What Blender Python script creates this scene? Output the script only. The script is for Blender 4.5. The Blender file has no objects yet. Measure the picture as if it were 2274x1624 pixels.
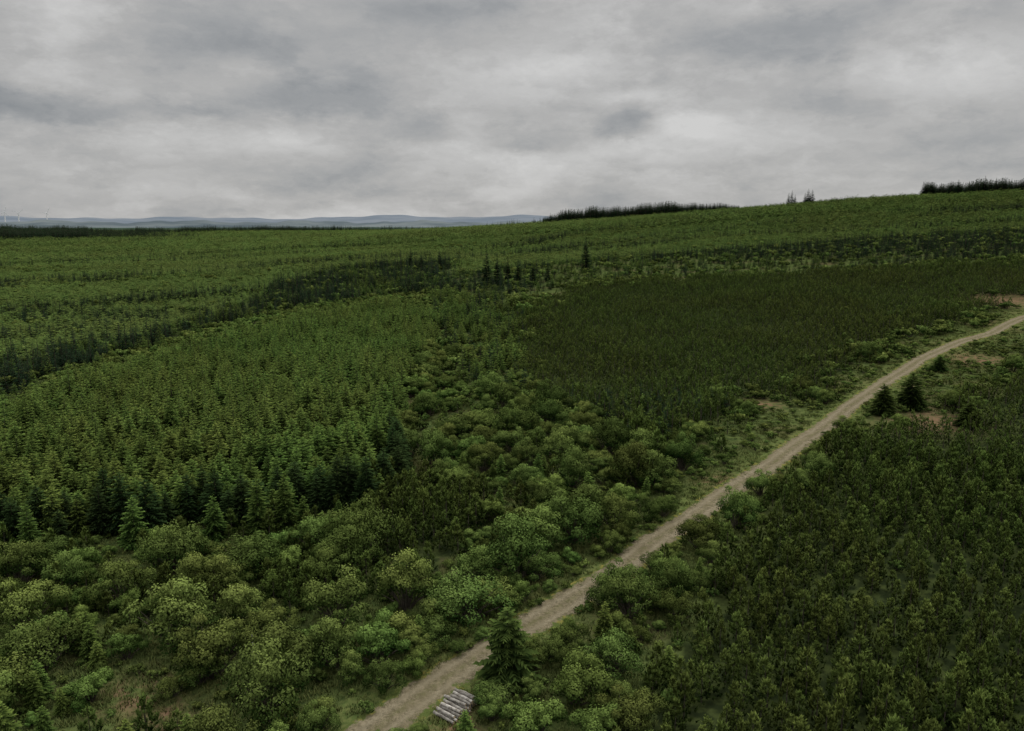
import bpy, math, random, numpy as np
rng=np.random.default_rng(7); random.seed(7)
S=bpy.context.scene; COL=bpy.context.collection
def link(o): COL.objects.link(o); return o
def sstep(a,b,x):
    t=np.clip((x-a)/(b-a),0,1); return t*t*(3-2*t)
K0=70*math.exp(-(700**2+900**2)/700**2)
def H(x,y):
    x=np.asarray(x,float); y=np.asarray(y,float)
    r=np.hypot(x,y)
    g=70*np.exp(-((x-700)**2+(y-900)**2)/700**2)-K0
    g=g-4.5*sstep(450,1000,r)*sstep(150,600,x)
    b=15*sstep(150,1200,r)+11*sstep(700,1600,r)*sstep(-250,450,-x)
    u=(0.8*np.sin(x/37+1.3)*np.sin(y/51+.4)+1.8*np.sin(x/131+y/170+.5)*np.cos(y/93-x/210))*sstep(60,260,r)
    return g+b+u
CZ=40.0; P=math.radians(10.18); T=math.tan(math.radians(33))

# ---------------------------------------------------------------- materials
def newmat(name):
    m=bpy.data.materials.new(name); m.use_nodes=True; nt=m.node_tree; nt.nodes.clear()
    return m,nt
class N:
    def __init__(s,nt): s.nt=nt
    def new(s,t,**k):
        n=s.nt.nodes.new(t)
        for a,b in k.items(): setattr(n,a,b)
        return n
    def put(s,sock,v):
        if isinstance(v,bpy.types.NodeSocket): s.nt.links.new(v,sock)
        elif isinstance(v,(tuple,list)) and sock.type=='RGBA' and len(v)==3: sock.default_value=(*v,1)
        else: sock.default_value=v
    def math(s,op,a,b=0.0,c=None,clamp=False):
        n=s.new('ShaderNodeMath',operation=op,use_clamp=clamp); s.put(n.inputs[0],a); s.put(n.inputs[1],b)
        if c is not None: s.put(n.inputs[2],c)
        return n.outputs[0]
    def vmath(s,op,a,b,out=0):
        n=s.new('ShaderNodeVectorMath',operation=op); s.put(n.inputs[0],a); s.put(n.inputs[1],b); return n.outputs[out]
    def mix(s,f,a,b):
        n=s.new('ShaderNodeMix',data_type='RGBA'); s.put(n.inputs[0],f); s.put(n.inputs[6],a); s.put(n.inputs[7],b); return n.outputs[2]
    def noise(s,vec,scale,detail=3,rough=.55,out=0):
        n=s.new('ShaderNodeTexNoise'); s.put(n.inputs['Vector'],vec); n.inputs['Scale'].default_value=scale
        n.inputs['Detail'].default_value=detail; n.inputs['Roughness'].default_value=rough; return n.outputs[out]
    def ramp(s,f,a,b):
        n=s.new('ShaderNodeMapRange',interpolation_type='SMOOTHSTEP'); s.put(n.inputs[0],f); s.put(n.inputs[1],a); s.put(n.inputs[2],b); return n.outputs[0]

def foliage(name,dark,light,alt,patch=.02,altamt=.5,hv=.03,vv=.5):
    m,nt=newmat(name); n=N(nt)
    tip=n.new('ShaderNodeAttribute',attribute_name='tip').outputs['Fac']  # paler shoot ends, and on conifers the shade painted into the lower crown
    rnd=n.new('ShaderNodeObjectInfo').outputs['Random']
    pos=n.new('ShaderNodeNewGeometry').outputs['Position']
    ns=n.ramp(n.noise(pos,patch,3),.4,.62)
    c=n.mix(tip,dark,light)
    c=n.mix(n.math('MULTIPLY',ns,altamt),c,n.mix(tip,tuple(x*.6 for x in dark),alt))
    hs=n.new('ShaderNodeHueSaturation'); n.put(hs.inputs['Color'],c)
    n.put(hs.inputs['Hue'],n.math('MULTIPLY_ADD',n.math('FRACT',n.math('MULTIPLY',rnd,7.31)),hv,.5-hv*.5))
    n.put(hs.inputs['Value'],n.math('MULTIPLY_ADD',rnd,vv,1-vv*.5))
    d=n.new('ShaderNodeBsdfDiffuse'); n.put(d.inputs[0],hs.outputs[0])
    o=n.new('ShaderNodeOutputMaterial'); nt.links.new(d.outputs[0],o.inputs[0]); return m
def simple(name,c1,c2,scale=3,rough=.9,rand=0,coord='Object'):
    m,nt=newmat(name); n=N(nt)
    tc=n.new('ShaderNodeTexCoord').outputs[coord]
    f=n.ramp(n.noise(tc,scale,5,.65),.35,.65); c=n.mix(f,c1,c2)
    if rand: c=n.mix(n.math('MULTIPLY',n.new('ShaderNodeObjectInfo').outputs['Random'],rand),c,tuple(x*.35 for x in c1))
    b=n.new('ShaderNodeBsdfPrincipled'); n.put(b.inputs['Base Color'],c); b.inputs['Roughness'].default_value=rough
    b.inputs['Specular IOR Level'].default_value=.2
    o=n.new('ShaderNodeOutputMaterial'); nt.links.new(b.outputs[0],o.inputs[0]); return m
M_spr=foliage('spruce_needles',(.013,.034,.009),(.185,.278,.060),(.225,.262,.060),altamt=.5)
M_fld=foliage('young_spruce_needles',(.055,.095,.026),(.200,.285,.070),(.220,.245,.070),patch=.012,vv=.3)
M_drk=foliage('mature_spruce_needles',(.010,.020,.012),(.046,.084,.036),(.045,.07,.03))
M_edg=foliage('shaded_spruce_needles',(.008,.016,.007),(.060,.102,.030),(.06,.09,.03))  # darker copy of the spruce needles, front-row shade put into the colour
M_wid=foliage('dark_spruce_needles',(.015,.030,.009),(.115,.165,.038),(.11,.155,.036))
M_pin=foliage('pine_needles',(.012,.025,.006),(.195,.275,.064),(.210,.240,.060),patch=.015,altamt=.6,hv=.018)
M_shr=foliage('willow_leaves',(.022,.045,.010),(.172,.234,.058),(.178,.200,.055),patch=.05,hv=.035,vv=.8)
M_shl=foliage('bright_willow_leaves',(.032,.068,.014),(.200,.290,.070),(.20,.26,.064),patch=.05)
M_grs=foliage('rough_grass_blades',(.060,.088,.024),(.175,.205,.068),(.175,.155,.062),patch=.06,altamt=.6)
M_brk=simple('tree_bark',(.045,.037,.03),(.095,.08,.06),4)
M_log=simple('log_bark',(.17,.15,.125),(.52,.49,.44),3.5,rand=.7)
M_cut=simple('cut_log_end',(.38,.28,.17),(.5,.4,.27),6)
M_pale=simple('bleached_wood',(.3,.28,.25),(.55,.52,.48),4)
M_wht=simple('white_turbine_paint',(.72,.73,.74),(.8,.8,.81),1,.5)

# ---------------------------------------------------------------- meshes
def mkmesh(name,v,f,tip=None,mats=(),mi=None,smooth=False):
    me=bpy.data.meshes.new(name); me.from_pydata(np.asarray(v,float).tolist(),[],[tuple(int(i) for i in q) for q in f])
    if tip is not None:
        a=me.attributes.new('tip','FLOAT','POINT'); a.data.foreach_set('value',np.asarray(tip,np.float32))
    for m in mats: me.materials.append(m)
    if mi is not None: me.polygons.foreach_set('material_index',np.asarray(mi,np.int32))
    if smooth: me.polygons.foreach_set('use_smooth',np.ones(len(me.polygons),bool))
    me.update(); return me
class B:
    def __init__(s): s.v=[];s.f=[];s.t=[]
    def poly(s,pts,tips):
        i=len(s.v); s.v+= [tuple(p) for p in pts]; s.t+=list(tips); s.f.append(tuple(range(i,i+len(pts))))
    def tube(s,pts,rad,k=6,tip=0.0,cap=True):
        pts=[np.array(p,float) for p in pts]; base=len(s.v)
        for i,p in enumerate(pts):
            d=pts[min(i+1,len(pts)-1)]-pts[max(i-1,0)]; d/=np.linalg.norm(d)+1e-9
            a=np.cross(d,(0,0,1) if abs(d[2])<.9 else (1,0,0)); a/=np.linalg.norm(a); b=np.cross(d,a)
            for j in range(k):
                t=2*math.pi*j/k; s.v.append(tuple(p+rad[i]*(a*math.cos(t)+b*math.sin(t)))); s.t.append(tip)
        for i in range(len(pts)-1):
            for j in range(k):
                s.f.append((base+i*k+j,base+i*k+(j+1)%k,base+(i+1)*k+(j+1)%k,base+(i+1)*k+j))
        if cap:
            s.f.append(tuple(base+j for j in range(k))[::-1]); s.f.append(tuple(base+(len(pts)-1)*k+j for j in range(k)))
def merge(a,b,name,mats):
    na=len(a.v); return mkmesh(name,a.v+b.v,a.f+[tuple(i+na for i in q) for q in b.f],a.t+b.t,mats,[0]*len(a.f)+[1]*len(b.f))

def spruce(seed,h,rad,nwh,nb,ns,lowcut=.06,gap=.0,pw=.8,wid=1.0):
    r=random.Random(seed); c=B(); t=B()
    t.tube([(0,0,-.2),(.02,0,h*.4),(0,.02,h*.97)],[h*.017,h*.011,.01],6 if ns>2 else 4)
    for i in range(nwh):
        q=lowcut+(1-lowcut)*(i+r.random()*.5)/nwh
        z0=h*q; Lm=rad*(1-q)**pw*(1 if q>.12 else .85)
        n=max(4,int(nb*(.55+.45*(1-q)))); off=r.random()*6
        for j in range(n):
            if r.random()<gap: continue
            az=off+2*math.pi*j/n+r.uniform(-.25,.25); L=Lm*r.uniform(.68,1.22)+.05
            d=np.array((math.cos(az),math.sin(az),0)); sd=np.array((-d[1],d[0],0))
            rise=r.uniform(.0,.30)+.45*q; zz=z0+r.uniform(-.5,.5)*h/nwh
            def pt(s): return d*L*s+np.array((0,0,zz+L*(rise*s-.32*s*s)))
            for k in range(ns):
                s=(k+.4+r.random()*.3)/ns; b0=pt(s*.92); ll=(.42*L*(1.05-s)+.10*L+.05)
                for sg in (-1,1):
                    dr=d*.75+sd*sg*r.uniform(.5,.95); e=b0+dr*ll+np.array((0,0,r.uniform(-.18,.12)*ll))
                    w=(.15*L+.03)*wid; 
                    tb=s*.6*(.35+.65*q); c.poly([b0-d*w*.9,b0+d*w*.6+np.array((0,0,.05*L)),e],[tb,tb,min(1,(.35+.65*s)*(.22+1.0*q))])  # paler shoot ends; lower crown coloured darker to stand for shade
            b0=pt(.62); e=pt(1.08); w=(.07*L+.02)*wid
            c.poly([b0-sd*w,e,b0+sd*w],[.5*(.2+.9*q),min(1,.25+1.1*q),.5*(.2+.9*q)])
            b0=pt(.15); e=pt(.75)+np.array((0,0,-.14*L)); w=.2*L
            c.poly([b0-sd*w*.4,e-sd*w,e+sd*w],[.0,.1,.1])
    for j in range(5):
        az=r.random()*6.3; d=np.array((math.cos(az),math.sin(az),0))
        c.poly([(0,0,h*.93),tuple(d*.06*rad+np.array((0,0,h*.93))),(0,0,h*1.01)],[.6,.8,1])
    return t,c
def pine(seed,h,rad,nsh,nbl):
    r=random.Random(seed); c=B(); t=B()
    t.tube([(0,0,-.2),(.03,.02,h*.5),(0,0,h*.95)],[h*.018,h*.012,.015],6 if nbl>5 else 4)
    for i in range(nsh):
        q=.04+.90*((i+r.random())/nsh)**1.1
        R=rad*(1-q)**.72*min(1,q*4+.6)+.04
        az=r.random()*2*math.pi; rr=R*math.sqrt(r.uniform(.2,1))
        b=np.array((rr*math.cos(az),rr*math.sin(az),h*q*.92)); out=np.array((math.cos(az),math.sin(az),0))*rr/max(R,.01)
        up=np.array((0,0,1.0))+out*.6*(1-q); up/=np.linalg.norm(up); sl=h*.14*r.uniform(.7,1.3)
        edge=rr/max(R,.01)
        for k in range(nbl):
            a2=r.random()*6.28; s=np.array((math.cos(a2),math.sin(a2),0)); o=r.uniform(0,.6)*sl
            p0=b+up*o; e=p0+(up*r.uniform(.3,.85)+s*r.uniform(.35,.7))*sl*.75
            w=np.cross(s,up); w/=np.linalg.norm(w)+1e-6; w*=sl*.20
            tb=(.06+.2*edge)*(.0+1.2*q); c.poly([p0-w,p0+w,e],[tb,tb,min(1,(.25+.35*edge)*(.0+1.5*q))])  # needle colour darkens down the crown, painting the shade between trees
        w=np.array((.03*h*.3,0,0))
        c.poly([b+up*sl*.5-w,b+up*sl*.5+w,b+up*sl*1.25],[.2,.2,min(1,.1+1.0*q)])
    for k in range(4):
        a2=k*.8; w=np.array((.07*math.cos(a2),.07*math.sin(a2),h*.78))
        c.poly([w,w*np.array((-1,-1,1)),(0,0,h*1.05)],[.6,.7,1])
    return t,c
def shrub(seed,rad,h,nl,nleaf,ls):
    r=random.Random(seed); g=np.random.default_rng(seed); c=B(); t=B()
    lobes=[]
    for i in range(nl):
        a=r.random()*6.28; q=math.sqrt(r.random())*rad*.84; R=rad*r.uniform(.14,.42)*(1.1-.3*q/rad)
        z=h*(1-.60*(q/rad)**2)*r.uniform(.5,1.03)-R*.6
        lobes.append((q*math.cos(a),q*math.sin(a),max(z,R*.4),R))
    lobes.append((0,0,h*.42,rad*.5))
    for (x,y,z,R) in lobes:
        t.tube([(x*.1,y*.1,-.2),(x*.45,y*.45,z*.5),(x*.9,y*.9,z*.95)],[.07,.045,.015],4,cap=False)
    tot=sum(l[3]**2 for l in lobes)
    for (x,y,z,R) in lobes:
        n=int(nleaf*R*R/tot)
        d=g.normal(size=(n,3)); d/=np.linalg.norm(d,axis=1)[:,None]; d[:,2]=np.where(d[:,2]<-.35,-d[:,2],d[:,2])
        sub=.5+.5*np.sin(d[:,0]*7+seed)*np.sin(d[:,1]*8+x)*np.sin(d[:,2]*6+y)
        rr=R*(.60+.42*sub*g.random(n)**.5+.32*g.random(n)**3)
        p=np.array((x,y,z))+d*rr[:,None]*np.array((1,1,.95))
        keep=g.random(n)<(.6+.4*sub); 
        nrm=d+g.normal(size=(n,3))*.38; nrm/=np.linalg.norm(nrm,axis=1)[:,None]
        a=np.cross(nrm,g.normal(size=(n,3))); a/=np.linalg.norm(a,axis=1)[:,None]; b=np.cross(nrm,a)
        sz=ls*g.uniform(.6,1.35,n)
        topv=np.clip(.03+.35*d[:,2]+.10*sub+.85*(p[:,2]/h-.5)+.02*g.normal(size=n),0,1)  # leaf colour paler towards the top and on upward-facing sides of lobes
        for i in range(n):
            if not keep[i] : continue
            A=a[i]*sz[i]; Bq=b[i]*sz[i]*.65
            c.poly([p[i]-A,p[i]-Bq,p[i]+A,p[i]+Bq],[topv[i]]*4)
    return t,c
def tuft(seed,n,h):
    r=random.Random(seed); c=B()
    for i in range(n):
        a=r.random()*6.28; b=np.array((r.gauss(0,.3),r.gauss(0,.3),-.03)); l=h*r.uniform(.5,1.1)
        s=np.array((math.cos(a),math.sin(a),0)); e=b+s*l*r.uniform(.2,.9)+np.array((0,0,l)); w=np.cross(s,(0,0,1))*.05
        c.poly([b-w,b+w,e],[.1,.1,1])
    return c
def pair(name,tc,mat):
    t,c=tc
    return (mkmesh(name+'_trunk',t.v,t.f,t.t,[M_brk]),mkmesh(name+'_crown',c.v,c.f,c.t,[mat]),merge(t,c,name+'_whole',[M_brk,mat]))
HI={};LO={}
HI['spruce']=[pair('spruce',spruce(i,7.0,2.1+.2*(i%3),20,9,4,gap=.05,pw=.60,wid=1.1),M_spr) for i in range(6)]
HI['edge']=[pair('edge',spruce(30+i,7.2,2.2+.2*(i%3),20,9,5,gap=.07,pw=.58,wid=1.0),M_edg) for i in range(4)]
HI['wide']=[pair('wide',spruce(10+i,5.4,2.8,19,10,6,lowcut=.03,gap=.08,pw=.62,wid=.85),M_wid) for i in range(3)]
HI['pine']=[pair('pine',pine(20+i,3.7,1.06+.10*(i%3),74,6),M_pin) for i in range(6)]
HI['willow']=[pair('willow',shrub(40+i,2.6+.3*(i%2),3.4+.4*(i%3),12+5*i,8600,.078),M_shr) for i in range(6)]
HI['bright']=[pair('bright',shrub(60+i,2.4,3.2,18,8600,.078),M_shl) for i in range(2)]
HI['dark']=[pair('dark',spruce(80+i,15.0,3.6,24,9,5,lowcut=.05,gap=.10,pw=.7),M_drk) for i in range(4)]
HI['thin']=[pair('thin',spruce(90+i,15.0,4.2,20,9,4,lowcut=.08,gap=.12,wid=1.8),M_drk) for i in range(2)]
def whole(name,tc,mat): t,c=tc; return merge(t,c,name,[M_brk,mat])
LO['spruce']=[whole('spruce_lo',spruce(100+i,7.0,2.2,11,7,2,wid=2.0,pw=.62),M_spr) for i in range(4)]
LO['field']=[whole('field_lo',spruce(110+i,2.7,2.0,5,6,1,wid=2.8,pw=.5),M_fld) for i in range(4)]
LO['pine']=[whole('pine_lo',pine(120+i,3.7,1.14,30,5),M_pin) for i in range(4)]
LO['willow']=[whole('willow_lo',shrub(130+i,2.7,3.3,9,520,.29),M_shr) for i in range(4)]
LO['dark']=[whole('dark_lo',spruce(140+i,15.0,2.8+.4*i,14,7,2,lowcut=.03,gap=.12,wid=1.7,pw=.75),M_drk) for i in range(4)]
LO['tuft']=[(lambda c:mkmesh('tuft',c.v,c.f,c.t,[M_grs]))(tuft(150+i,30,.42)) for i in range(4)]

# ---------------------------------------------------------------- zones (metres, x east, y north)
track=[(-30,33),(-20,45),(-12,54),(-10,57),(-5,63),(1,70),(7,77),(12,82),(17,90),(21,94),(30,105),(37,113),(45,124),(55,136),(67,151),(81,168),(99,188),(119,207),(133,217),(152,236),(188,265),(240,300),(320,350)]
FRONT=[(-125,96),(-112,90),(-100,94),(-92,89),(-85,92),(-76,88),(-66,94),(-60,91),(-52,97),(-46,94),(-41,100),(-34,97),(-26,102),(-19,103)]
Apoly=[(-140,110),(-101,152),(-102,187),(-90,239),(-74,294),(-49,320),(-28,292),(-24,239),(-25,200),(-22,145),(-19,120)]+FRONT[::-1]
Bpoly=[(-150,120),(-112,168),(-116,214),(-107,284),(-92,325),(-73,348),(-28,360),(-14,329),(-28,292),(-49,320),(-74,294),(-90,239),(-102,187),(-101,152),(-140,110)]
Cpoly=[(-190,150),(-145,220),(-125,260),(-118,326),(-122,409),(-95,495),(-37,517),(-34,420),(-30,362),(-73,348),(-92,325),(-107,284),(-116,214),(-112,168),(-150,120)]
Epoly=[(-3,277),(33,360),(116,364),(224,348),(300,337),(250,300),(215,288),(174,268),(128,231),(85,194),(67,162),(41,153),(35,136),(25,118),(17,126),(18,148),(1,154)]
Fpoly=[(190,215),(131,173),(108,163),(83,141),(51,124),(42,105),(27,92),(22,77),(15,65),(11,57),(4,44),(70,40),(140,90)]
SPpoly=[(-37,350),(-3,336),(2,270),(3,172),(-8,158),(-16,221),(-24,239)]
FRpoly=[(-34,362),(-30,420),(-4,446),(43,469),(151,475),(261,482),(335,453),(420,400),(300,337),(224,348),(116,364),(33,360),(-3,336)]
DPpoly=[(-18,107),(-6,109),(-4,91),(-9,83),(-18,88)]
Vpoly=[(26,118),(44,161),(71,170),(91,202),(136,240),(182,281),(240,322),(300,330),(230,230),(152,201),(121,184),(84,149),(65,135),(54,133),(43,113),(31,100),(24,102)]
Dpoly=[(-190,150),(-145,220),(-125,260),(-118,326),(-122,409),(-95,495),(-37,517),(-30,420),(-4,446),(43,469),(151,475),(261,482),(335,453),(420,400),(2500,1200),(2500,4000),(-2500,4000),(-2500,150)]
def inside0(poly,x,y):
    c=np.zeros(x.shape,bool); n=len(poly)
    for i in range(n):
        x1,y1=poly[i]; x2,y2=poly[(i+1)%n]
        if y1==y2: continue
        c^=((y1>y)!=(y2>y))&(x<(x2-x1)*(y-y1)/(y2-y1)+x1)
    return c
def dline(pl,x,y):
    d=np.full(x.shape,1e9)
    for (x1,y1),(x2,y2) in zip(pl[:-1],pl[1:]):
        L2=(x2-x1)**2+(y2-y1)**2; t=np.clip(((x-x1)*(x2-x1)+(y-y1)*(y2-y1))/L2,0,1)
        d=np.minimum(d,np.hypot(x-x1-t*(x2-x1),y-y1-t*(y2-y1)))
    return d
def wn(x,y,s,k=0):
    a=0
    for i,(fx,fy,ph) in enumerate([(1,.3,.1),(-.4,1.1,1.7),(.9,-1.3,3.1),(2.1,.7,4.4),(-1.3,2.3,.6),(3.1,-2.4,2.2)]):
        a=a+np.sin((x*fx+y*fy)/s*2.2+ph*(1+k))/(1+.35*i)
    return a/2.6
def inside(poly,x,y,k=1.0):   # ragged zone borders
    m=np.clip(np.hypot(x,y)/60,.8,3)*k
    return inside0(poly,x+wn(x,y,11,3)*m+wn(x,y,4,1)*m*.7,y+wn(x,y,9,5)*m+wn(x,y,5,2)*m*.7)
CLEAR=[(-4.3,58.3,2.2),(-5.2,55.6,1.8),(-6.0,52.5,1.4),(-32,61,3.0),(-28.5,58,2.6),(-22,56,2.0),(75,138,6),(69,140,4),(50,153,3.5),(171,269,12),(111,186,6),(-24,67,1.2),(-15,115,2.2),(-15,121,2.6),(-14,128,3),(-16,136,3),(-17,144,2.5),(-38,78,2),(20,74,2),(17,68,1.6)]
def cleared(x,y,m=0):
    c=np.zeros(x.shape,bool)
    for a,b,r in CLEAR: c|=np.hypot(x-a,y-b)<r+m
    return c
def grid(sp,x0,x1,y0,y1,jit=.45,ang=0.35):
    cx,cy=(x0+x1)/2,(y0+y1)/2; R=math.hypot(x1-x0,y1-y0)/2
    a=np.arange(-R,R,sp); u,v=np.meshgrid(a,a); u=u+rng.uniform(-jit,jit,u.shape)*sp; v=v+rng.uniform(-jit,jit,v.shape)*sp
    x=cx+u*math.cos(ang)-v*math.sin(ang); y=cy+u*math.sin(ang)+v*math.cos(ang)
    x=x.ravel(); y=y.ravel(); k=(x>x0)&(x<x1)&(y>y0)&(y<y1)&(np.abs(x)<.74*y+6)&(y>46)
    return x[k],y[k]
pts={k:[] for k in ('spruce','field','pine','willow','bright','dark','thin','tuft')}
def add(kind,x,y,s,zs=None):
    if zs is None: zs=np.ones_like(s)
    pts[kind].append(np.stack([x,y,s,zs],1))
U=lambda a,b,n: rng.uniform(a,b,n)
tdf=lambda x,y:dline(track,x,y)
x,y=grid(2.35,-160,10,80,365,.42)
k=inside(Apoly,x,y,.6); x,y=x[k],y[k]; w=wn(x,y,26); w2=wn(x,y,10,4)
kk=rng.random(len(x))>np.clip(.03+.15*(w>.75),0,1); x,y,w,w2=x[kk],y[kk],w[kk],w2[kk]
add('spruce',x,y,(.88+.10*w+.07*w2)*U(.70,1.15,len(x)),U(.85,1.2,len(x)))
x,y=grid(2.9,-45,10,150,360); k=inside(SPpoly,x,y); x,y=x[k],y[k]; q=rng.random(len(x))
w=wn(x,y,20,1); k=(q<.6)&(w>-.35); add('spruce',x[k],y[k],U(.5,1.0,k.sum())); k=(q>.8); add('willow',x[k],y[k],U(.5,.9,k.sum()))
k=(q>.6)&(q<.76); add('dark',x[k],y[k],U(.34,.55,k.sum()))
x,y=grid(3.0,-160,0,105,370); k=inside(Bpoly,x,y); x,y=x[k],y[k]; q=rng.random(len(x))
k=q<.62; add('willow',x[k],y[k],U(.55,.95,k.sum())); k=(q>.7)&(q<.8); add('spruce',x[k],y[k],U(.45,.75,k.sum()));k=q>.9; add('bright',x[k],y[k],U(.55,.95,k.sum()))
x,y=grid(3.1,-195,0,115,525); k=inside(Cpoly,x,y,3.5); x,y=x[k],y[k]; q=rng.random(len(x)); w=wn(x,y,26,2)
kd=(q<.22+.50*(w>.0)); add('dark',x[kd],y[kd],U(.28,.60,kd.sum())); k=(q>.84)&(q<.95); add('willow',x[k],y[k],U(.7,1.2,k.sum())); k=(~kd)&(q<.84); add('spruce',x[k],y[k],U(.4,.75,k.sum()))
for poly,bx,s in ((Epoly,(-10,310,110,370),1.0),(Fpoly,(0,195,40,220),1.0),(DPpoly,(-20,0,80,112),1.1)):
    x,y=grid(1.95,*bx,.34,ang=.9); dt=tdf(x,y)
    w=wn(x,y,14,3); w2=wn(x,y,31,6)
    k=inside(poly,x,y,2.2)&(dt>4.5)&~cleared(x,y)&(rng.random(len(x))>.04+.40*(w>.85)); x,y,w,w2=x[k],y[k],w[k],w2[k]
    if poly is Epoly: s=np.where((y<152)&(x<46),1.4,1.0)
    add('pine',x,y,s*(.93+.12*w+.12*w2)*U(.66,1.15,len(x)),U(.85,1.3,len(x)))
    k=rng.random(len(x))<.03+.12*(w>.65); add('willow',x[k],y[k],U(.25,.6,k.sum()))
x,y=grid(2.5,10,52,112,158,.48); k=inside(Epoly,x,y,2.2)&(rng.random(len(x))<.6); add('dark',x[k],y[k],U(.25,.36,k.sum()))
x,y=grid(2.6,-10,310,100,372,.48); k=(inside(Epoly,x,y,6)!=inside0(Epoly,x,y))&(rng.random(len(x))<.7)&(tdf(x,y)>4)&~cleared(x,y); add('willow',x[k],y[k],U(.4,1.0,k.sum()))
x,y=grid(3.2,-40,420,330,485); k=inside(FRpoly,x,y,3); x,y=x[k],y[k]; q=rng.random(len(x)); w=wn(x*.35,y*1.6,45,4)
kd=(q<.14+.60*(w>.0)); add('dark',x[kd],y[kd],U(.26,.46,kd.sum())); k=(q>.74)&(q<.86); add('willow',x[k],y[k],U(.6,1.15,k.sum())); k=(~kd)&((q>.86)|(q<.35)); add('spruce',x[k],y[k],U(.35,.7,k.sum()))
x,y=grid(2.7,-700,760,150,780,.45); r=np.hypot(x,y); k=inside(Dpoly,x,y)&(r<720); x,y=x[k],y[k]
def dfield(x,y,s,sz):
    w=wn(x*.6,y*2.2,90,5); w2=wn(x*.30-y*.25,y*1.7,90,6); w3=wn(x,y,35,2); q=rng.random(len(x))
    kd=(q<.002+.50*((w2>.88)&(w3>-.4))); add('dark',x[kd],y[kd],U(.24,.40,kd.sum())*sz)
    kw=(~kd)&(q<.05+.5*(w>.95)+.20*((w2>.76)&(w2<.9))); add('willow',x[kw],y[kw],U(.5,1.0,kw.sum())*sz)
    kf=(~kd)&(~kw); add('field',x[kf],y[kf],s*(.95+.20*w[kf])*U(.75,1.2,kf.sum())*sz,U(.75,1.15,kf.sum()))
dfield(x,y,1.1,1)
x,y=grid(4.6,-1250,1100,500,1800,.48); r=np.hypot(x,y); az=np.arctan2(x,y)
k=inside(Dpoly,x,y)&(r>=720)&((az<.0)|(r<1200)); dfield(x[k],y[k],1.55,1.25)
for L,n,s,sg in (([(-47,606),(5,618),(65,711),(134,759),(250,790)],620,.50,7),([(-330,300),(-209,321),(-154,365),(-128,388)],700,.42,6),([(-260,225),(-170,262),(-135,300)],440,.42,5),([(-165,150),(-122,200),(-112,284),(-92,330),(-60,352),(-28,364)],300,.46,4),([(-420,640),(-250,700),(-120,720)],520,.5,7),([(20,540),(113,554),(134,575),(321,520),(420,500)],760,.42,7),([(300,640),(420,600),(520,610)],300,.45,7),([(-600,900),(-300,1000),(-60,960)],440,.6,9),([(-300,430),(-200,465),(-130,520),(-60,560)],640,.44,6),([(150,900),(300,860),(450,850)],280,.5,8),([(-37,517),(20,560),(110,620),(220,640)],640,.44,7),([(-420,400),(-330,430),(-250,400)],380,.42,5),([(-520,520),(-400,560),(-280,590),(-150,640)],460,.48,6)):
    L=np.array(L,float); seg=np.hypot(*np.diff(L,axis=0).T); cum=np.r_[0,np.cumsum(seg)]; t=U(0,cum[-1],n)
    t=t[rng.random(n)>.45*(np.sin(t/17)>.3)]; n=len(t)
    x=np.interp(t,cum,L[:,0])+rng.normal(0,sg,n); y=np.interp(t,cum,L[:,1])+rng.normal(0,sg,n)
    add('dark',x,y,s*U(.55,1.05,n),U(.75,1.0,n))
x,y=grid(2.7,20,320,90,340,.5); dt=tdf(x,y); q=rng.random(len(x)); w=wn(x,y,18,7)
V=inside(Vpoly,x,y)&(dt>3.6)&~cleared(x,y)
k=V&(q<.36+.25*(w>.3)); add('willow',x[k],y[k],U(.18,.55,k.sum())); k=V&(q>.97); add('spruce',x[k],y[k],U(.25,.42,k.sum()),U(.7,.9,k.sum()))
k=V&(q>.78)&(q<.88)&(dt>8); add('pine',x[k],y[k],U(.5,1.,k.sum()))
allp=[Apoly,Bpoly,Cpoly,Epoly,Fpoly,SPpoly,FRpoly,DPpoly,Vpoly,Dpoly]
def G(x,y):
    k=np.ones(x.shape,bool)
    for p in allp: k&=~inside(p,x,y)
    return k
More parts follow.
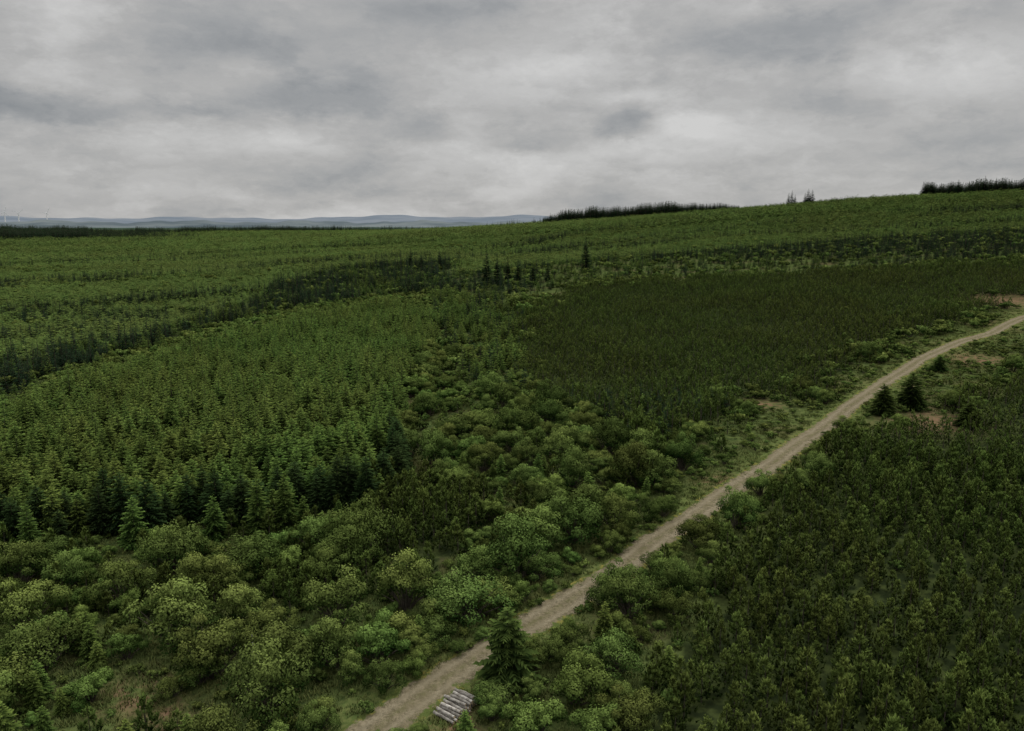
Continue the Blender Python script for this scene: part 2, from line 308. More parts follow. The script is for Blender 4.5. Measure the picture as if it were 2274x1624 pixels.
SPECIAL=[('wide',-.4,61.8,1.15,1.12,'dark bushy spruce standing beside the gravel track'),
('bright',5.2,59.0,1.35,1,'rounded light green willow bush near the stacked logs'),('bright',1.8,54.8,1.15,1,'rounded light green willow bush near the stacked logs'),('bright',6.5,54.5,1.0,1,None),('willow',9.0,63.0,1.1,1,None),('willow',3.4,65.2,.7,1,None),('willow',-1.5,56.8,.5,1,'small willow bush leaning over the log stack'),('willow',-7.2,54.6,.35,1,None),
('wide',69,143,1.1,1,'dark spruce with wide skirts beside the gravel track'),('wide',76,146.5,1.35,.95,'dark spruce with wide skirts beside the gravel track'),('wide',80,134,1.1,.75,'low dark rounded spruce beside the gravel track'),('wide',97,176,.9,.75,None),
('willow',-32,69,1.75,1,'broad round willow bush with dense dull green crown'),('willow',-27.5,72,1.35,1,None),('bright',-49,84,1.2,1,None),('bright',-41,86,1.3,1,None),('bright',-27,89,1.0,1,None),('bright',-12,65,1.25,1,None),('willow',-20,64,1.5,1,None),('willow',-17,71.5,1.5,1,None),
('willow',-42,65,1.4,1,None),('willow',-48,72,1.4,1,None),('spruce',-32,94.5,1.0,1.05,'pointed spruce in front of the plantation edge'),('spruce',-37,93.0,.75,1.1,None),('spruce',-29,96,.95,1.1,None),('spruce',-57,88,.9,1.1,None),('spruce',-46,91,.85,1.1,None),('spruce',-72,86,.7,1.1,None),
('willow',7,90,1.7,1,None),('willow',10.5,95,1.5,1,None),('willow',3,88,1.5,1,None),('bright',15,100,1.2,1,None),('willow',22,87,1.1,1,None),('willow',22.5,83.5,.8,1,None),('pine',-45,60,1.0,1,None),('spruce',-36.5,55.5,.4,1,None),
('dark',38,410,1.2,1,'tall dark spruce standing above the young plantation'),('dark',-12,378,1.1,1,'dark spruce clump at the corner of the plantation'),('dark',-7,372,.9,1,'dark spruce clump at the corner of the plantation'),('dark',3,371,.8,1,None),('dark',-2,380,.85,1,None),('dark',10,374,.7,1,None),('dark',17,378,.65,1,None),('dark',-60,470,.8,1,None),('dark',-52,455,.7,1,None),('dark',-42,462,.75,1,None)]
def spfree(x,y):
    k=np.ones(x.shape,bool)
    for kd,a,b,s,_,_ in SPECIAL:
        rad={'spruce':1.5,'wide':2.3,'bright':1.9,'willow':2.0,'pine':.8,'dark':1.5}[kd]*s; k&=np.hypot(x-a,y-b)>rad
    return k
x,y=grid(2.5,-120,140,44,330,.5); dt=tdf(x,y); g=G(x,y)&~cleared(x,y)&spfree(x,y); q=rng.random(len(x)); w=wn(x,y,16,8); w3=wn(x,y,9,2); w4=wn(x,y,7,5)
left=(y>x*1.15+66)
g&=(rng.random(len(x))>.12+.48*(w4>.7))
sc=np.where(left,.32+1.25*rng.random(len(x))**2.0,.32+.78*rng.random(len(x))**1.4)
edge=dline(FRONT,x,y)
sc=np.minimum(sc,np.clip((dt-1.4)/2.6,0,2)); sc=np.where((edge<7),np.minimum(sc,.5),sc); ok=g&(sc>.2)
ps=np.where((y>72)&(y<100)&(x<-8),.36,.18)
kp=ok&(q<ps)&(dt>4); kb=ok&(q>=ps)&(q<ps+.24)&(w3>-.1); ks=ok&(q>.91)&(dt>5); kw=ok&~kp&~kb&~ks
add('pine',x[kp],y[kp],U(.5,1.15,kp.sum())); add('bright',x[kb],y[kb],sc[kb]*.9); add('spruce',x[ks],y[ks],U(.28,.62,ks.sum())); add('willow',x[kw],y[kw],sc[kw],U(.7,1.35,kw.sum()))
x,y=grid(1.9,-105,-6,74,98,.45); k=~inside(Apoly,x,y)&spfree(x,y)&(wn(x,y,13,9)>.25)&(tdf(x,y)>9); add('pine',x[k],y[k],U(.5,1.0,k.sum()))
x,y=grid(1.4,-110,300,44,330,.5); dt=tdf(x,y); k=(G(x,y)|inside(Vpoly,x,y))&(dt>2.2)&~cleared(x,y,-.8)&spfree(x,y)&(rng.random(len(x))<.36)&(np.hypot(x,y)<240)
add('willow',x[k],y[k],U(.12,.30,k.sum()))
x,y=grid(.85,-90,270,44,300,.5); dt=tdf(x,y); r=np.hypot(x,y)
k=(G(x,y)|inside(Vpoly,x,y)|(dt<6))&(dt>1.5+.4*wn(x,y,4,7))&(r<300)&((r<130)|(rng.random(len(x))<.5))&~((np.hypot(x+4.3,y-58.3)<1.7))&(rng.random(len(x))<np.where(cleared(x,y)&(y>130),.3,.95))
add('tuft',x[k],y[k],U(.5,1.3,k.sum())*np.where(dt[k]<2.4,.55,1))
# shaded edge rows of the spruce block
for off in (0,1.9):
    FL=np.array(FRONT+[(-17,112),(-20,130)],float); seg=np.hypot(*np.diff(FL,axis=0).T); cum=np.r_[0,np.cumsum(seg)]
    for t in np.arange(12,cum[-1],2.1):
        a=float(np.interp(t,cum,FL[:,0]))+random.uniform(-.8,.8)-.2*off; b_=float(np.interp(t,cum,FL[:,1]))+random.uniform(-1.3,1.0)-.4+off
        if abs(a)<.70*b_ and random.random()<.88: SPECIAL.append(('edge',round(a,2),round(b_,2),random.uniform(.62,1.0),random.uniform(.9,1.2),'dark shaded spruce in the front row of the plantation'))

ridR=np.linspace(350,1700,271)
def ridge(az):
    hx=ridR*math.sin(az); hy=ridR*math.cos(az); e=(H(hx,hy)-CZ)/ridR; return float(ridR[int(np.argmax(e))])
def azx(X): return math.atan((X-1137)/1137*T/1.016)
def wood(X0,X1,n,dmin,dmax,s0,s1,fixed=None,taper=0,tr=None):
    X=U(X0,X1,n); a=np.arctan((X-1137)/1137*T/1.016); rr=np.array([(fixed or ridge(t)) for t in a])+U(dmin,dmax,n)
    sc=U(s0,s1,n)*(1+.06*np.sin(X/9)+.06*np.sin(X/23+1))
    if taper: sc*=np.clip(.5+.5*(X-X0)/taper,.45,1)*np.clip(.40+.60*(X1-X)/(tr or taper*4),.35,1)
    add('dark',rr*np.sin(a),rr*np.cos(a),sc)
wood(1205,1640,2400,-20,50,.85,1.4,taper=40); wood(2046,2420,1800,-8,70,.85,1.28)
wood(1080,1215,60,-10,20,.3,.75); wood(1690,1745,60,-5,8,.25,.45); wood(1850,1888,60,-5,6,.28,.48); wood(960,1080,30,-10,20,.25,.6,1050); wood(1640,2046,110,-10,20,.12,.34)
wood(-100,440,5200,-380,240,.78,1.12,1500,taper=30,tr=330); wood(300,680,2000,-120,120,.66,.95,1500); wood(640,990,1000,-10,90,.58,.9,1450)
SKY=[('dark',1748,1.15),('dark',1755,1.3),('dark',1762,.95),('thin',1784,1.0),('thin',1791,1.3),('thin',1800,1.2),('dark',1795,.95),('dark',1788,.8),('dark',1112,.6),('dark',1097,.4),('dark',1163,.5),('dark',1188,.6),('dark',1664,.45),('thin',2043,1.35),('thin',2052,1.2),('thin',2062,1.3),('dark',2178,1.5),('dark',2120,1.35),('dark',1222,1.1),('dark',1000,.5)]
for kd,X,s in SKY:
    a=azx(X); rr=ridge(a)-6 if X>1050 else 1100
    SPECIAL.append((kd,round(rr*math.sin(a),1),round(rr*math.cos(a),1),s,1,'lone dark conifer on the ridge against the sky' if kd=='dark' else 'sparse thin conifer on the ridge against the sky'))

# ---------------------------------------------------------------- build vegetation
def infr(x,y,z):
    dx=x; dy=y*math.cos(P)-(z-CZ)*math.sin(P); dz=y*math.sin(P)+(z-CZ)*math.cos(P)
    return (np.abs(dx/dy)<T*.985)&(np.abs(dz/dy)<T*.70)&(dy>0), dy
INFO={'spruce':('spruce_tree','spruce','young mid-green spruce in a dense plantation','spruce trees in the plantation',7.0),
'edge':('spruce_tree','spruce','dark shaded spruce in the front row of the plantation','spruce trees in the plantation',7.2),
'wide':('spruce_tree','spruce','dark bushy spruce among low bushes','spruce trees beside the track',5.4),
'pine':('pine_tree','pine','small dark olive pine in a dense young plantation','young pine trees in the plantation',3.7),
'willow':('willow_bush','bush','rounded dull green willow bush in rough grassland','willow bushes in the rough ground',3.5),
'bright':('willow_bush','bush','rounded light green willow bush in rough grassland','willow bushes in the rough ground',3.2),
'dark':('tall_spruce_tree','spruce','tall dark mature spruce','mature spruce trees',15),
'thin':('tall_spruce_tree','spruce','tall sparse spruce','mature spruce trees',15)}
def thing(kind,x,y,s,zs,label,rot):
    nm,cat,lab,grp,h=INFO[kind]; tr,cr,_=HI[kind][rng.integers(len(HI[kind]))]
    e=bpy.data.objects.new(nm,None); e.empty_display_size=.3; e.location=(x,y,float(H(x,y))); e.rotation_euler=(0,0,rot); e.scale=(s,s,s*zs)
    e['label']=label or (lab if kind not in('spruce','pine') or inside0(Apoly+[],np.array([x]),np.array([y]))[0] or inside0(Fpoly,np.array([x]),np.array([y]))[0] else lab.split(' in a')[0]+' among willow bushes'); e['category']=cat; e['group']=grp; link(e)
    for n2,me in (('trunk',tr),('crown',cr)):
        o=bpy.data.objects.new(n2,me); o.parent=e; link(o)
def gnstuff(name,meshes,P4,label):
    col=bpy.data.collections.new(name+'_set')
    for i,me in enumerate(meshes):
        o=bpy.data.objects.new('%s_kind_%02d'%(name,i),me); col.objects.link(o)
    x,y=P4[:,0],P4[:,1]; n=len(x)
    me=bpy.data.meshes.new(name); me.vertices.add(n)
    me.vertices.foreach_set('co',np.stack([x,y,H(x,y)],1).astype(np.float32).ravel())
    a=me.attributes.new('vid','INT','POINT'); a.data.foreach_set('value',P4[:,4].astype(np.int32))
    a=me.attributes.new('rot','FLOAT_VECTOR','POINT'); a.data.foreach_set('vector',np.stack([rng.normal(0,.03,n),rng.normal(0,.03,n),U(0,6.283,n)],1).astype(np.float32).ravel())
    a=me.attributes.new('scl','FLOAT_VECTOR','POINT'); a.data.foreach_set('vector',np.stack([P4[:,2],P4[:,2],P4[:,2]*P4[:,3]],1).astype(np.float32).ravel())
    o=bpy.data.objects.new(name,me); link(o); o['kind']='stuff'; o['label']=label
    g=bpy.data.node_groups.new(name+'_nodes','GeometryNodeTree')
    g.interface.new_socket('Geometry',in_out='INPUT',socket_type='NodeSocketGeometry'); g.interface.new_socket('Geometry',in_out='OUTPUT',socket_type='NodeSocketGeometry')
    gi=g.nodes.new('NodeGroupInput'); go=g.nodes.new('NodeGroupOutput'); ip=g.nodes.new('GeometryNodeInstanceOnPoints')
    ci=g.nodes.new('GeometryNodeCollectionInfo'); ci.inputs['Collection'].default_value=col; ci.inputs['Separate Children'].default_value=True; ci.inputs['Reset Children'].default_value=True
    def na(nm,t):
        q=g.nodes.new('GeometryNodeInputNamedAttribute'); q.data_type=t; q.inputs[0].default_value=nm; return q.outputs[0]
    er=g.nodes.new('FunctionNodeEulerToRotation'); L=g.links.new
    L(gi.outputs[0],ip.inputs['Points']); L(ci.outputs[0],ip.inputs['Instance']); ip.inputs['Pick Instance'].default_value=True
    L(na('vid','INT'),ip.inputs['Instance Index']); L(na('rot','FLOAT_VECTOR'),er.inputs[0]); L(er.outputs[0],ip.inputs['Rotation']); L(na('scl','FLOAT_VECTOR'),ip.inputs['Scale'])
    L(ip.outputs[0],go.inputs[0]); md=o.modifiers.new('scatter','NODES'); md.node_group=g
for kd,x,y,s,zs,lab in SPECIAL: thing(kd,x,y,s,zs,lab,random.uniform(0,6.28))
nsp=sum(1 for q in SPECIAL if q[0] in('edge','spruce','wide'))
data={k:np.concatenate(v) if v else np.zeros((0,4)) for k,v in pts.items()}
wb=np.concatenate([np.c_[data['willow'],np.zeros(len(data['willow']))],np.c_[data['bright'],np.ones(len(data['bright']))]])
def split(rows,kindheight,limit):
    ok,dep=infr(rows[:,0],rows[:,1],H(rows[:,0],rows[:,1])+kindheight*.5*rows[:,2])
    size=np.where(ok,kindheight*rows[:,2]/dep,-1); idx=np.argsort(-size)[:limit]; idx=idx[size[idx]>0]
    m=np.zeros(len(rows),bool); m[idx]=True; return m
FAR=135
def nearfar(rows,nh,nl):
    r=np.hypot(rows[:,0],rows[:,1]); return np.where(r<FAR,rng.integers(0,nh,len(r)),nh+rng.integers(0,nl,len(r)))
for kd,name,label in (('spruce','spruce_plantation','dense plantation of young mid-green spruce'),('pine','pine_plantation','dense plantation of small dark olive pines')):
    rows=data[kd]; m=split(rows,INFO[kd][4],290 if kd=='pine' else 298-nsp)
    for q in rows[m]: thing(kd,q[0],q[1],q[2],q[3],None,random.uniform(0,6.28))
    rs=rows[~m]; gnstuff(name,[h[2] for h in HI[kd]]+LO[kd],np.c_[rs,nearfar(rs,len(HI[kd]),len(LO[kd]))],label)
m=split(wb,3.5,270)
for q in wb[m]: thing('bright' if q[4] else 'willow',q[0],q[1],q[2],q[3],None,random.uniform(0,6.28))
rs=wb[~m]; nh=len(HI['willow']); r=np.hypot(rs[:,0],rs[:,1])
vid=np.where(rs[:,4]>0,nh+rng.integers(0,2,len(rs)),np.where((r<FAR)&(rs[:,2]>.3),rng.integers(0,nh,len(rs)),nh+2+rng.integers(0,4,len(rs))))
gnstuff('willow_scrub',[h[2] for h in HI['willow']]+[h[2] for h in HI['bright']]+LO['willow'],np.c_[rs[:,:4],vid],'low dull green willow scrub and bushes')
rs=data['field']; gnstuff('hillside_plantation',LO['field'],np.c_[rs,rng.integers(0,4,len(rs))],'light green young conifer forest covering the hillside')
rs=data['dark']; gnstuff('distant_conifer_wood',LO['dark'],np.c_[rs,rng.integers(0,4,len(rs))],'dark mature conifer belts and woods on the hills')
rs=data['tuft']; gnstuff('grass_tufts',LO['tuft'],np.c_[rs,rng.integers(0,4,len(rs))],'rough green and straw coloured grass tufts')

# ---------------------------------------------------------------- ground
rs_=np.geomspace(6,15000,360); az=np.radians(np.linspace(-100,100,440)); na_=len(az)
R,A=np.meshgrid(rs_,az,indexing='ij'); x=(R*np.sin(A)).ravel(); y=(R*np.cos(A)).ravel()
idx=np.arange(len(rs_)*na_).reshape(len(rs_),na_)
f=np.stack([idx[:-1,:-1],idx[1:,:-1],idx[1:,1:],idx[:-1,1:]],-1).reshape(-1,4)[:, ::-1]
gm=bpy.data.meshes.new('ground'); z=H(x,y); gm.from_pydata(np.stack([x,y,z],1).tolist(),[],f.tolist())
bare=np.zeros(len(x))
for a,b,r in ((-32,61,3.0),(-28,58,2.0),(75,138,7),(50,153,4),(171,269,15),(111,186,8),(-4.5,56,2),(215,300,18),(140,232,6),(30,110,3)): bare=np.maximum(bare,np.exp(-((x-a)**2+(y-b)**2)/r**2))
def at(n,v):
    a=gm.attributes.new(n,'FLOAT','POINT'); a.data.foreach_set('value',np.asarray(v,np.float32))
litter_shade=np.zeros(len(x),bool)
for p in (Apoly,Epoly,Fpoly,DPpoly,Cpoly): litter_shade|=inside(p,x,y)
at('litter_shade',litter_shade&(tdf(x,y)>4.5))
at('bare',bare); at('verge',np.exp(-(tdf(x,y)/5.0)**2)); at('field',inside0(Dpoly,x,y).astype(float)); at('far_haze',sstep(1300,2600,np.hypot(x,y))); gm.polygons.foreach_set('use_smooth',np.ones(len(gm.polygons),bool))
m,nt=newmat('rough_moorland_ground'); n=N(nt); pos=n.new('ShaderNodeNewGeometry').outputs['Position']
att=lambda s:n.new('ShaderNodeAttribute',attribute_name=s).outputs['Fac']
c=n.mix(n.ramp(n.noise(pos,.9,4,.7),.35,.65),(.030,.045,.015),(.085,.110,.034))
c=n.mix(n.ramp(n.noise(pos,.08,3),.50,.68),c,(.080,.075,.034))
c=n.mix(att('field'),c,n.mix(n.ramp(n.noise(pos,.05,5,.7),.35,.65),(.065,.098,.028),(.135,.180,.050)))
c=n.mix(att('litter_shade'),c,n.mix(n.ramp(n.noise(pos,.7,3),.4,.65),(.018,.025,.010),(.048,.062,.020)))  # litter under the plantations, with canopy shade painted into its dark colour
c=n.mix(n.math('MULTIPLY',att('verge'),.75),c,n.mix(n.ramp(n.noise(pos,1.6,4,.7),.4,.6),(.07,.10,.028),(.15,.165,.055)))
bb=n.math('MULTIPLY',att('bare'),n.ramp(n.noise(pos,.8,4,.7),.38,.6))
c=n.mix(bb,c,n.mix(n.noise(pos,2.5,3),(.13,.070,.040),(.20,.135,.085)))
c=n.mix(att('far_haze'),c,(.050,.075,.055))  # distance haze painted into the far ground colour
b=n.new('ShaderNodeBsdfDiffuse'); n.put(b.inputs[0],c)
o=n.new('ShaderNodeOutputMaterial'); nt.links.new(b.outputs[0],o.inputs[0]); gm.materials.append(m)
go=bpy.data.objects.new('ground',gm); go['kind']='structure'; go['label']='rolling rough moorland ground'; link(go)

tp=np.array(track,float); seg=np.hypot(*np.diff(tp,axis=0).T); cum=np.r_[0,np.cumsum(seg)]
tt=np.arange(0,cum[-1],.6); tx=np.interp(tt,cum,tp[:,0]); ty=np.interp(tt,cum,tp[:,1])
kr=np.ones(13)/13
def sm(a): return np.convolve(np.pad(a,6,mode='edge'),kr,'valid')
tx,ty=sm(tx),sm(ty); dx=np.gradient(tx); dy=np.gradient(ty); L=np.hypot(dx,dy); nx,ny=dy/L,-dx/L
wob=.18*np.sin(tt/9)+.10*np.sin(tt/4.3+1)+.25*np.sin(tt/23+2); tx=tx+nx*wob; ty=ty+ny*wob
HW=2.3; W=np.linspace(-HW,HW,15); prof=np.array([.015,.035,.05,.06,.05,.035,.055,.075,.055,.035,.05,.06,.05,.035,.015])
v=[];ac=[]
for i in range(len(tx)):
    for j,wv in enumerate(W):
        px,py=tx[i]+nx[i]*wv,ty[i]+ny[i]*wv; v.append((px,py)); ac.append(wv/HW)
v=np.array(v); zz=H(v[:,0],v[:,1])+np.tile(prof,len(tx)); q=len(W)
f=[(i*q+j,i*q+j+1,(i+1)*q+j+1,(i+1)*q+j) for i in range(len(tx)-1) for j in range(q-1)]
m,nt=newmat('gravel_track'); n=N(nt); pos=n.new('ShaderNodeNewGeometry').outputs['Position']; ac_=n.new('ShaderNodeAttribute',attribute_name='across').outputs['Fac']
ab=n.math('ABSOLUTE',n.math('ADD',ac_,n.math('MULTIPLY',n.math('SUBTRACT',n.noise(pos,.35,3),.5),.25)))
gr=n.mix(n.ramp(n.noise(pos,2.0,6,.9),.38,.62),(.090,.077,.046),(.245,.208,.138))
gr=n.mix(n.math('MULTIPLY',n.ramp(n.noise(pos,.3,5,.75),.42,.60),.65),gr,(.150,.128,.078))
wheel=n.math('SUBTRACT',1.0,n.math('MULTIPLY',n.math('ABSOLUTE',n.math('SUBTRACT',ab,.40)),5),clamp=True)
gr=n.mix(n.math('MULTIPLY',wheel,.36),gr,(.270,.235,.165))
mid=n.math('MULTIPLY',n.math('SUBTRACT',1.0,n.math('MULTIPLY',ab,4.2),clamp=True),n.ramp(n.noise(pos,.9,5,.7),.38,.58))
gr=n.mix(n.math('MULTIPLY',mid,.6),gr,(.105,.105,.042))
ed=n.ramp(n.math('ADD',ab,n.math('MULTIPLY',n.math('SUBTRACT',n.noise(pos,.7,6,.75),.5),1.5)),.68,.84)
gs=n.mix(n.ramp(n.noise(pos,1.2,4,.7),.48,.66),(.080,.105,.030),(.22,.190,.052))
b=n.new('ShaderNodeBsdfDiffuse'); n.put(b.inputs[0],n.mix(ed,gr,gs)); bp_=n.new('ShaderNodeBump'); n.put(bp_.inputs['Height'],n.noise(pos,4,5,.7)); bp_.inputs['Strength'].default_value=.9; bp_.inputs['Distance'].default_value=.16; nt.links.new(bp_.outputs[0],b.inputs['Normal'])
o=n.new('ShaderNodeOutputMaterial'); nt.links.new(b.outputs[0],o.inputs[0])
me=mkmesh('gravel_track',np.c_[v,zz],f,None,[m],smooth=True); a=me.attributes.new('across','FLOAT','POINT'); a.data.foreach_set('value',np.array(ac,np.float32))
to=bpy.data.objects.new('track',me); to['kind']='structure'; to['label']='pale tan gravel forest track with grassy edges'; link(to)

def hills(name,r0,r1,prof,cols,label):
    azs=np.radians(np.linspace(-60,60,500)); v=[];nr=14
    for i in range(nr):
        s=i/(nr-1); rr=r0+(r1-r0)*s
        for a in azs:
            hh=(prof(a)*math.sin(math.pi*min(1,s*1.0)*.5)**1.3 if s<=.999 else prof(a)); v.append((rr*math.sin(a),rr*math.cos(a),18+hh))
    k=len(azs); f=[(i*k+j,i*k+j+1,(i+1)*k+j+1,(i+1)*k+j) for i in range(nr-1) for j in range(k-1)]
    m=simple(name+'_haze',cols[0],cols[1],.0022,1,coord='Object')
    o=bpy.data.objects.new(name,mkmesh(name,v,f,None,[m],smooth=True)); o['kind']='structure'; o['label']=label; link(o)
def p1(a):
    d=math.degrees(a); return max(4,84+8*math.sin(d*.55+1)+6*math.sin(d*1.3)+30*math.exp(-((d+7.5)/4)**2)+3*math.sin(d*3.1)+(26*math.exp(-((d-.5)/3)**2)))
def p2(a):
    d=math.degrees(a); return max(3,36+6*math.sin(d*.8+.4)+4*math.sin(d*2.1+2)+2*math.sin(d*4.7))
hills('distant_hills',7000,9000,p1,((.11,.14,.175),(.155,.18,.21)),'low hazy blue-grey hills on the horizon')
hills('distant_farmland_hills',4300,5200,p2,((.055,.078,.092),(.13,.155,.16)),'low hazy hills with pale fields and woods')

def logmesh(seed,L,r):
    rr=random.Random(seed); b=B(); k=12; n_=7
    pts_=[(-L/2+L*i/(n_-1),rr.uniform(-.02,.02),rr.uniform(-.015,.015)) for i in range(n_)]
    b.tube(pts_,[r*(1-.12*i/(n_-1))*rr.uniform(.94,1.05) for i in range(n_)],k)
    mi=[0]*(len(b.f)-2)+[1,1]; return mkmesh('log',b.v,b.f,None,[M_log,M_cut],mi)
LM=[logmesh(i,1.95+.12*(i%3),.13+.012*(i%2)) for i in range(5)]
pc=np.array((-4.45,58.3)); ad=np.array((.79,-.61)); st=np.array((-.61,-.79)); ang=math.atan2(ad[1],ad[0]); gz=float(H(*pc))
for layer,nn in enumerate((10,9,7,4)):
    for i in range(nn):
        o=bpy.data.objects.new('log',LM[(i*3+layer)%5]); c2=pc+st*((i-(nn-1)/2)*.37-.15*layer)+ad*random.uniform(-.15,.15)
        o.location=(c2[0],c2[1],gz+.17+layer*.21); o.rotation_euler=(random.uniform(0,6),random.uniform(-.02,.02),ang+random.uniform(-.06,.06))
        o['label']='silver-grey log in a stack beside the track'; o['category']='log'; o['group']='logs stacked beside the track'; link(o)
b=B(); b.tube([(0,0,-.2),(.1,0,.9),(.05,.1,1.9)],[.08,.06,.02],8); b.tube([(.08,.02,.9),(.3,.1,1.4)],[.03,.01],6)
o=bpy.data.objects.new('dead_tree',mkmesh('dead_tree',b.v,b.f,None,[M_pale])); o.location=(-24,67,float(H(-24,67))); o['label']='bleached bare dead tree stem standing among bushes'; o['category']='dead tree'; link(o)

bt=B(); bt.tube([(0,0,0),(0,0,40),(0,0,78)],[4.2,3.4,2.4],12); m_t=mkmesh('tower',bt.v,bt.f,None,[M_wht])
bn=B(); bn.tube([(0,4.5,80),(0,2,80),(0,-3,80),(0,-4.2,80)],[2.0,2.9,2.8,1.8],10); m_n=mkmesh('nacelle',bn.v,bn.f,None,[M_wht])
bh=B(); bh.tube([(0,-4.2,80),(0,-5.6,80),(0,-6.6,80)],[2.2,2.0,.5],10); m_h=mkmesh('hub',bh.v,bh.f,None,[M_wht])
def blade(a0):
    b=B(); pr=[(1.2,1.6,.9),(8,4.0,.8),(20,3.2,.5),(33,2.2,.3),(43,.8,.1)]
    for rr,w,t in pr:
        for (u_,w_) in ((-w*.4,0),(0,-t),(w*.6,0),(0,t)):
            X=u_*math.cos(a0)+rr*math.sin(a0); Z=-u_*math.sin(a0)+rr*math.cos(a0); b.v.append((X,-5.2+w_,80+Z)); b.t.append(0)
    for i in range(len(pr)-1):
        for j in range(4): b.f.append((i*4+j,i*4+(j+1)%4,(i+1)*4+(j+1)%4,(i+1)*4+j))
    b.f.append((0,1,2,3)); b.f.append((16,17,18,19)); return mkmesh('blade',b.v,b.f,None,[M_wht])
for (ax,dist,a0) in ((-32.3,5600,.2),(-31.6,6000,.9),(-30.1,5800,.5)):
    a=math.radians(ax); e=bpy.data.objects.new('wind_turbine',None); e.location=(dist*math.sin(a),dist*math.cos(a),38); e.rotation_euler=(0,0,-a+.3); e.scale=(.88,.88,.88)
    e['label']='white three-bladed wind turbine on a distant hill'; e['category']='wind turbine'; e['group']='wind turbines on the horizon'; link(e)
    for nm,me in [('tower',m_t),('nacelle',m_n),('hub',m_h)]+[('blade',blade(a0+k*2*math.pi/3)) for k in range(3)]:
        o=bpy.data.objects.new(nm,me); o.parent=e; link(o)

# ---------------------------------------------------------------- sky
w=bpy.data.worlds.new('World'); S.world=w; w.use_nodes=True; nt=w.node_tree; nt.nodes.clear(); n=N(nt)
w.cycles.sampling_method='NONE'
d=n.new('ShaderNodeTexCoord').outputs['Generated']; sp=n.new('ShaderNodeSeparateXYZ'); nt.links.new(d,sp.inputs[0]); X_,Y_,Z_=sp.outputs
zc=n.math('MAXIMUM',Z_,0.0); inv=n.math('DIVIDE',1.0,n.math('ADD',zc,.24))
cb=n.new('ShaderNodeCombineXYZ'); n.put(cb.inputs[0],n.math('MULTIPLY',X_,inv)); n.put(cb.inputs[1],n.math('MULTIPLY',Y_,inv)); cb.inputs[2].default_value=3.7
dw=n.new('ShaderNodeTexNoise'); n.put(dw.inputs['Vector'],n.vmath('MULTIPLY',d,(1,1,2.2))); dw.inputs['Scale'].default_value=7.5; dw.inputs['Detail'].default_value=8; dw.inputs['Roughness'].default_value=.64
n1=n.noise(n.vmath('ADD',cb.outputs[0],n.vmath('MULTIPLY',dw.outputs['Color'],(.6,.6,.6))),1.8,7,.60)
cv0=n.new('ShaderNodeCombineXYZ'); n.put(cv0.inputs[0],n.math('MULTIPLY',n.math('ARCTAN2',X_,Y_),57.2958)); n.put(cv0.inputs[1],n.math('MULTIPLY',n.math('ARCSINE',Z_),57.2958)); cv0=cv0.outputs[0]
dn=n.vmath('SUBTRACT',dw.outputs['Color'],(.5,.5,.5))
cv=n.vmath('ADD',cv0,n.vmath('MULTIPLY',dn,(5.5,3.8,0.0))); cvs=n.vmath('ADD',cv0,n.vmath('MULTIPLY',dn,(3.4,1.7,0.0)))
BL=[(-31,7.0,6.5,1.1,-1.4),(-21.6,7.5,3.8,.7,-1.1),(-13.5,8.2,4.6,1.2,-1.3),(-9.2,9.5,2.8,.8,-.9),(17.3,11.8,5.2,1.5,-1.6),(7.9,6.55,2.25,.95,-2.0),(.9,5.5,2.4,.5,-1.0),(-6,6.6,2.0,1.1,-.6),(30,4.9,3.2,1.0,-.9),(30,12.8,6,1.2,-.6),(-6,14.2,8,.9,-.8),(-20,11.0,5,1.5,-.6),
(7,4.7,9,1.4,1.3),(27,8.8,4,1.8,1.1),(-29,11.5,2.2,2.5,1.0),(2,11,6,1.6,.7),(12.5,6.4,2.6,.7,1.3),(8,8.3,2.5,.5,.7),(-20,5.3,10,.7,.7),(-27,1.8,18,1.6,-.3)]
acc=0.0
for a,e,wd,hh,am in BL:
    q_=n.vmath('MULTIPLY',n.vmath('SUBTRACT',cvs if am==-2.0 else cv,(a,e,0)),(1/wd,1/hh,0)); dt_=n.vmath('DOT_PRODUCT',q_,q_,1)
    if am<-1.2: dt_=n.math('POWER',dt_,1.6)
    acc=n.math('MULTIPLY_ADD',n.math('POWER',.3679,dt_),am,acc)
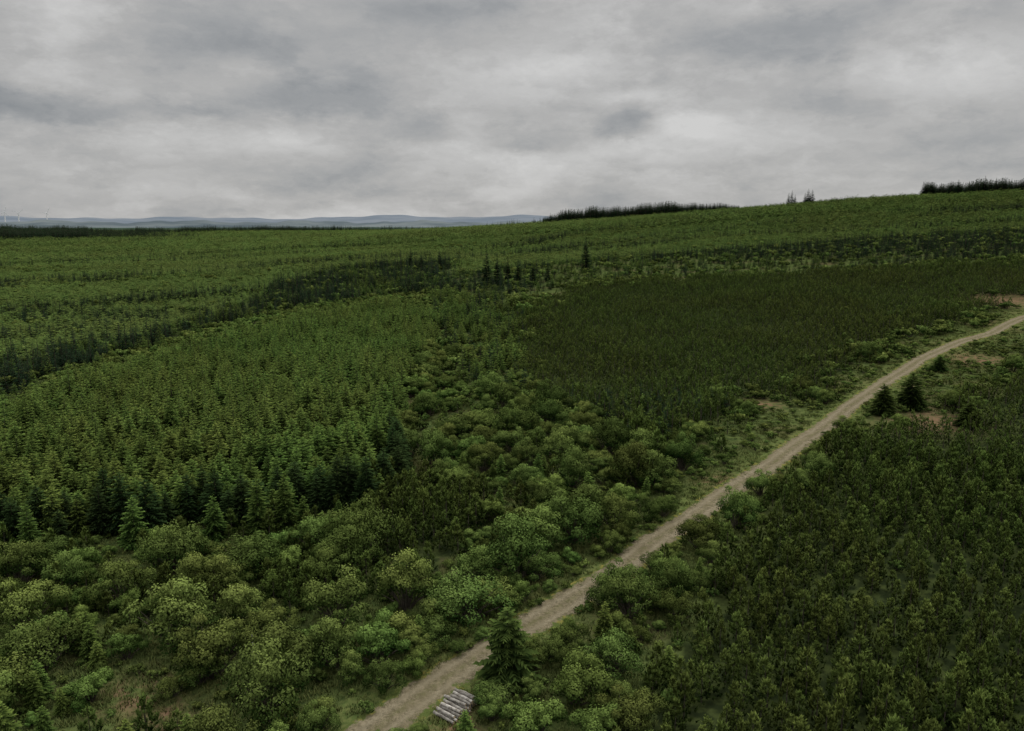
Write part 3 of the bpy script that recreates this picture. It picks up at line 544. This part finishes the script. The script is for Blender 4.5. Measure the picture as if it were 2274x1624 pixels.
dl=n.new('ShaderNodeSeparateColor'); nt.links.new(dw.outputs['Color'],dl.inputs[0])
val=n.math('ADD',n.math('MULTIPLY',n.math('SUBTRACT',n1,.5),3.8),n.math('MULTIPLY',n.math('SUBTRACT',dl.outputs[2],.5),3.4)); val=n.math('ADD',val,acc)
t=n.math('MULTIPLY_ADD',val,.30,.56,clamp=True)
cr=n.new('ShaderNodeValToRGB'); nt.links.new(t,cr.inputs[0]); el_=cr.color_ramp.elements
el_[0].position=.0; el_[0].color=(.25,.265,.28,1); el_[1].position=1; el_[1].color=(.62,.617,.61,1)
e_=el_.new(.30); e_.color=(.345,.353,.36,1); e_=el_.new(.55); e_.color=(.435,.433,.428,1)
zen=n.math('MULTIPLY_ADD',n.ramp(Z_,.22,1.0),2.6,1.0)
vm=n.new('ShaderNodeVectorMath',operation='SCALE'); nt.links.new(cr.outputs[0],vm.inputs[0]); n.put(vm.inputs['Scale'],zen)
ns=n.new('ShaderNodeTexSky',sky_type='NISHITA'); ns.sun_disc=False; ns.sun_elevation=math.radians(52); ns.sun_rotation=math.radians(35)
vs=n.new('ShaderNodeVectorMath',operation='SCALE'); nt.links.new(ns.outputs[0],vs.inputs[0]); vs.inputs['Scale'].default_value=.07
mx=n.mix(.97,vs.outputs[0],vm.outputs[0])
bg=n.new('ShaderNodeBackground'); nt.links.new(mx,bg.inputs[0]); bg.inputs[1].default_value=1.0
o=n.new('ShaderNodeOutputWorld'); nt.links.new(bg.outputs[0],o.inputs[0])
sl=bpy.data.lights.new('sun','SUN'); sl.energy=1.4; sl.angle=math.radians(14); sl.color=(1,.96,.9)
so=bpy.data.objects.new('sun',sl); so.rotation_euler=(math.radians(38),0,math.radians(-35+180)); link(so)
c=bpy.data.cameras.new('camera'); c.lens=18/T; c.clip_start=.5; c.clip_end=40000; co=bpy.data.objects.new('camera',c); co.location=(0,0,CZ); co.rotation_euler=(math.pi/2-P,0,0); link(co); S.camera=co
S.view_settings.view_transform='Standard'; S.view_settings.look='None'; S.view_settings.exposure=0
bpy.context.view_layer.update()
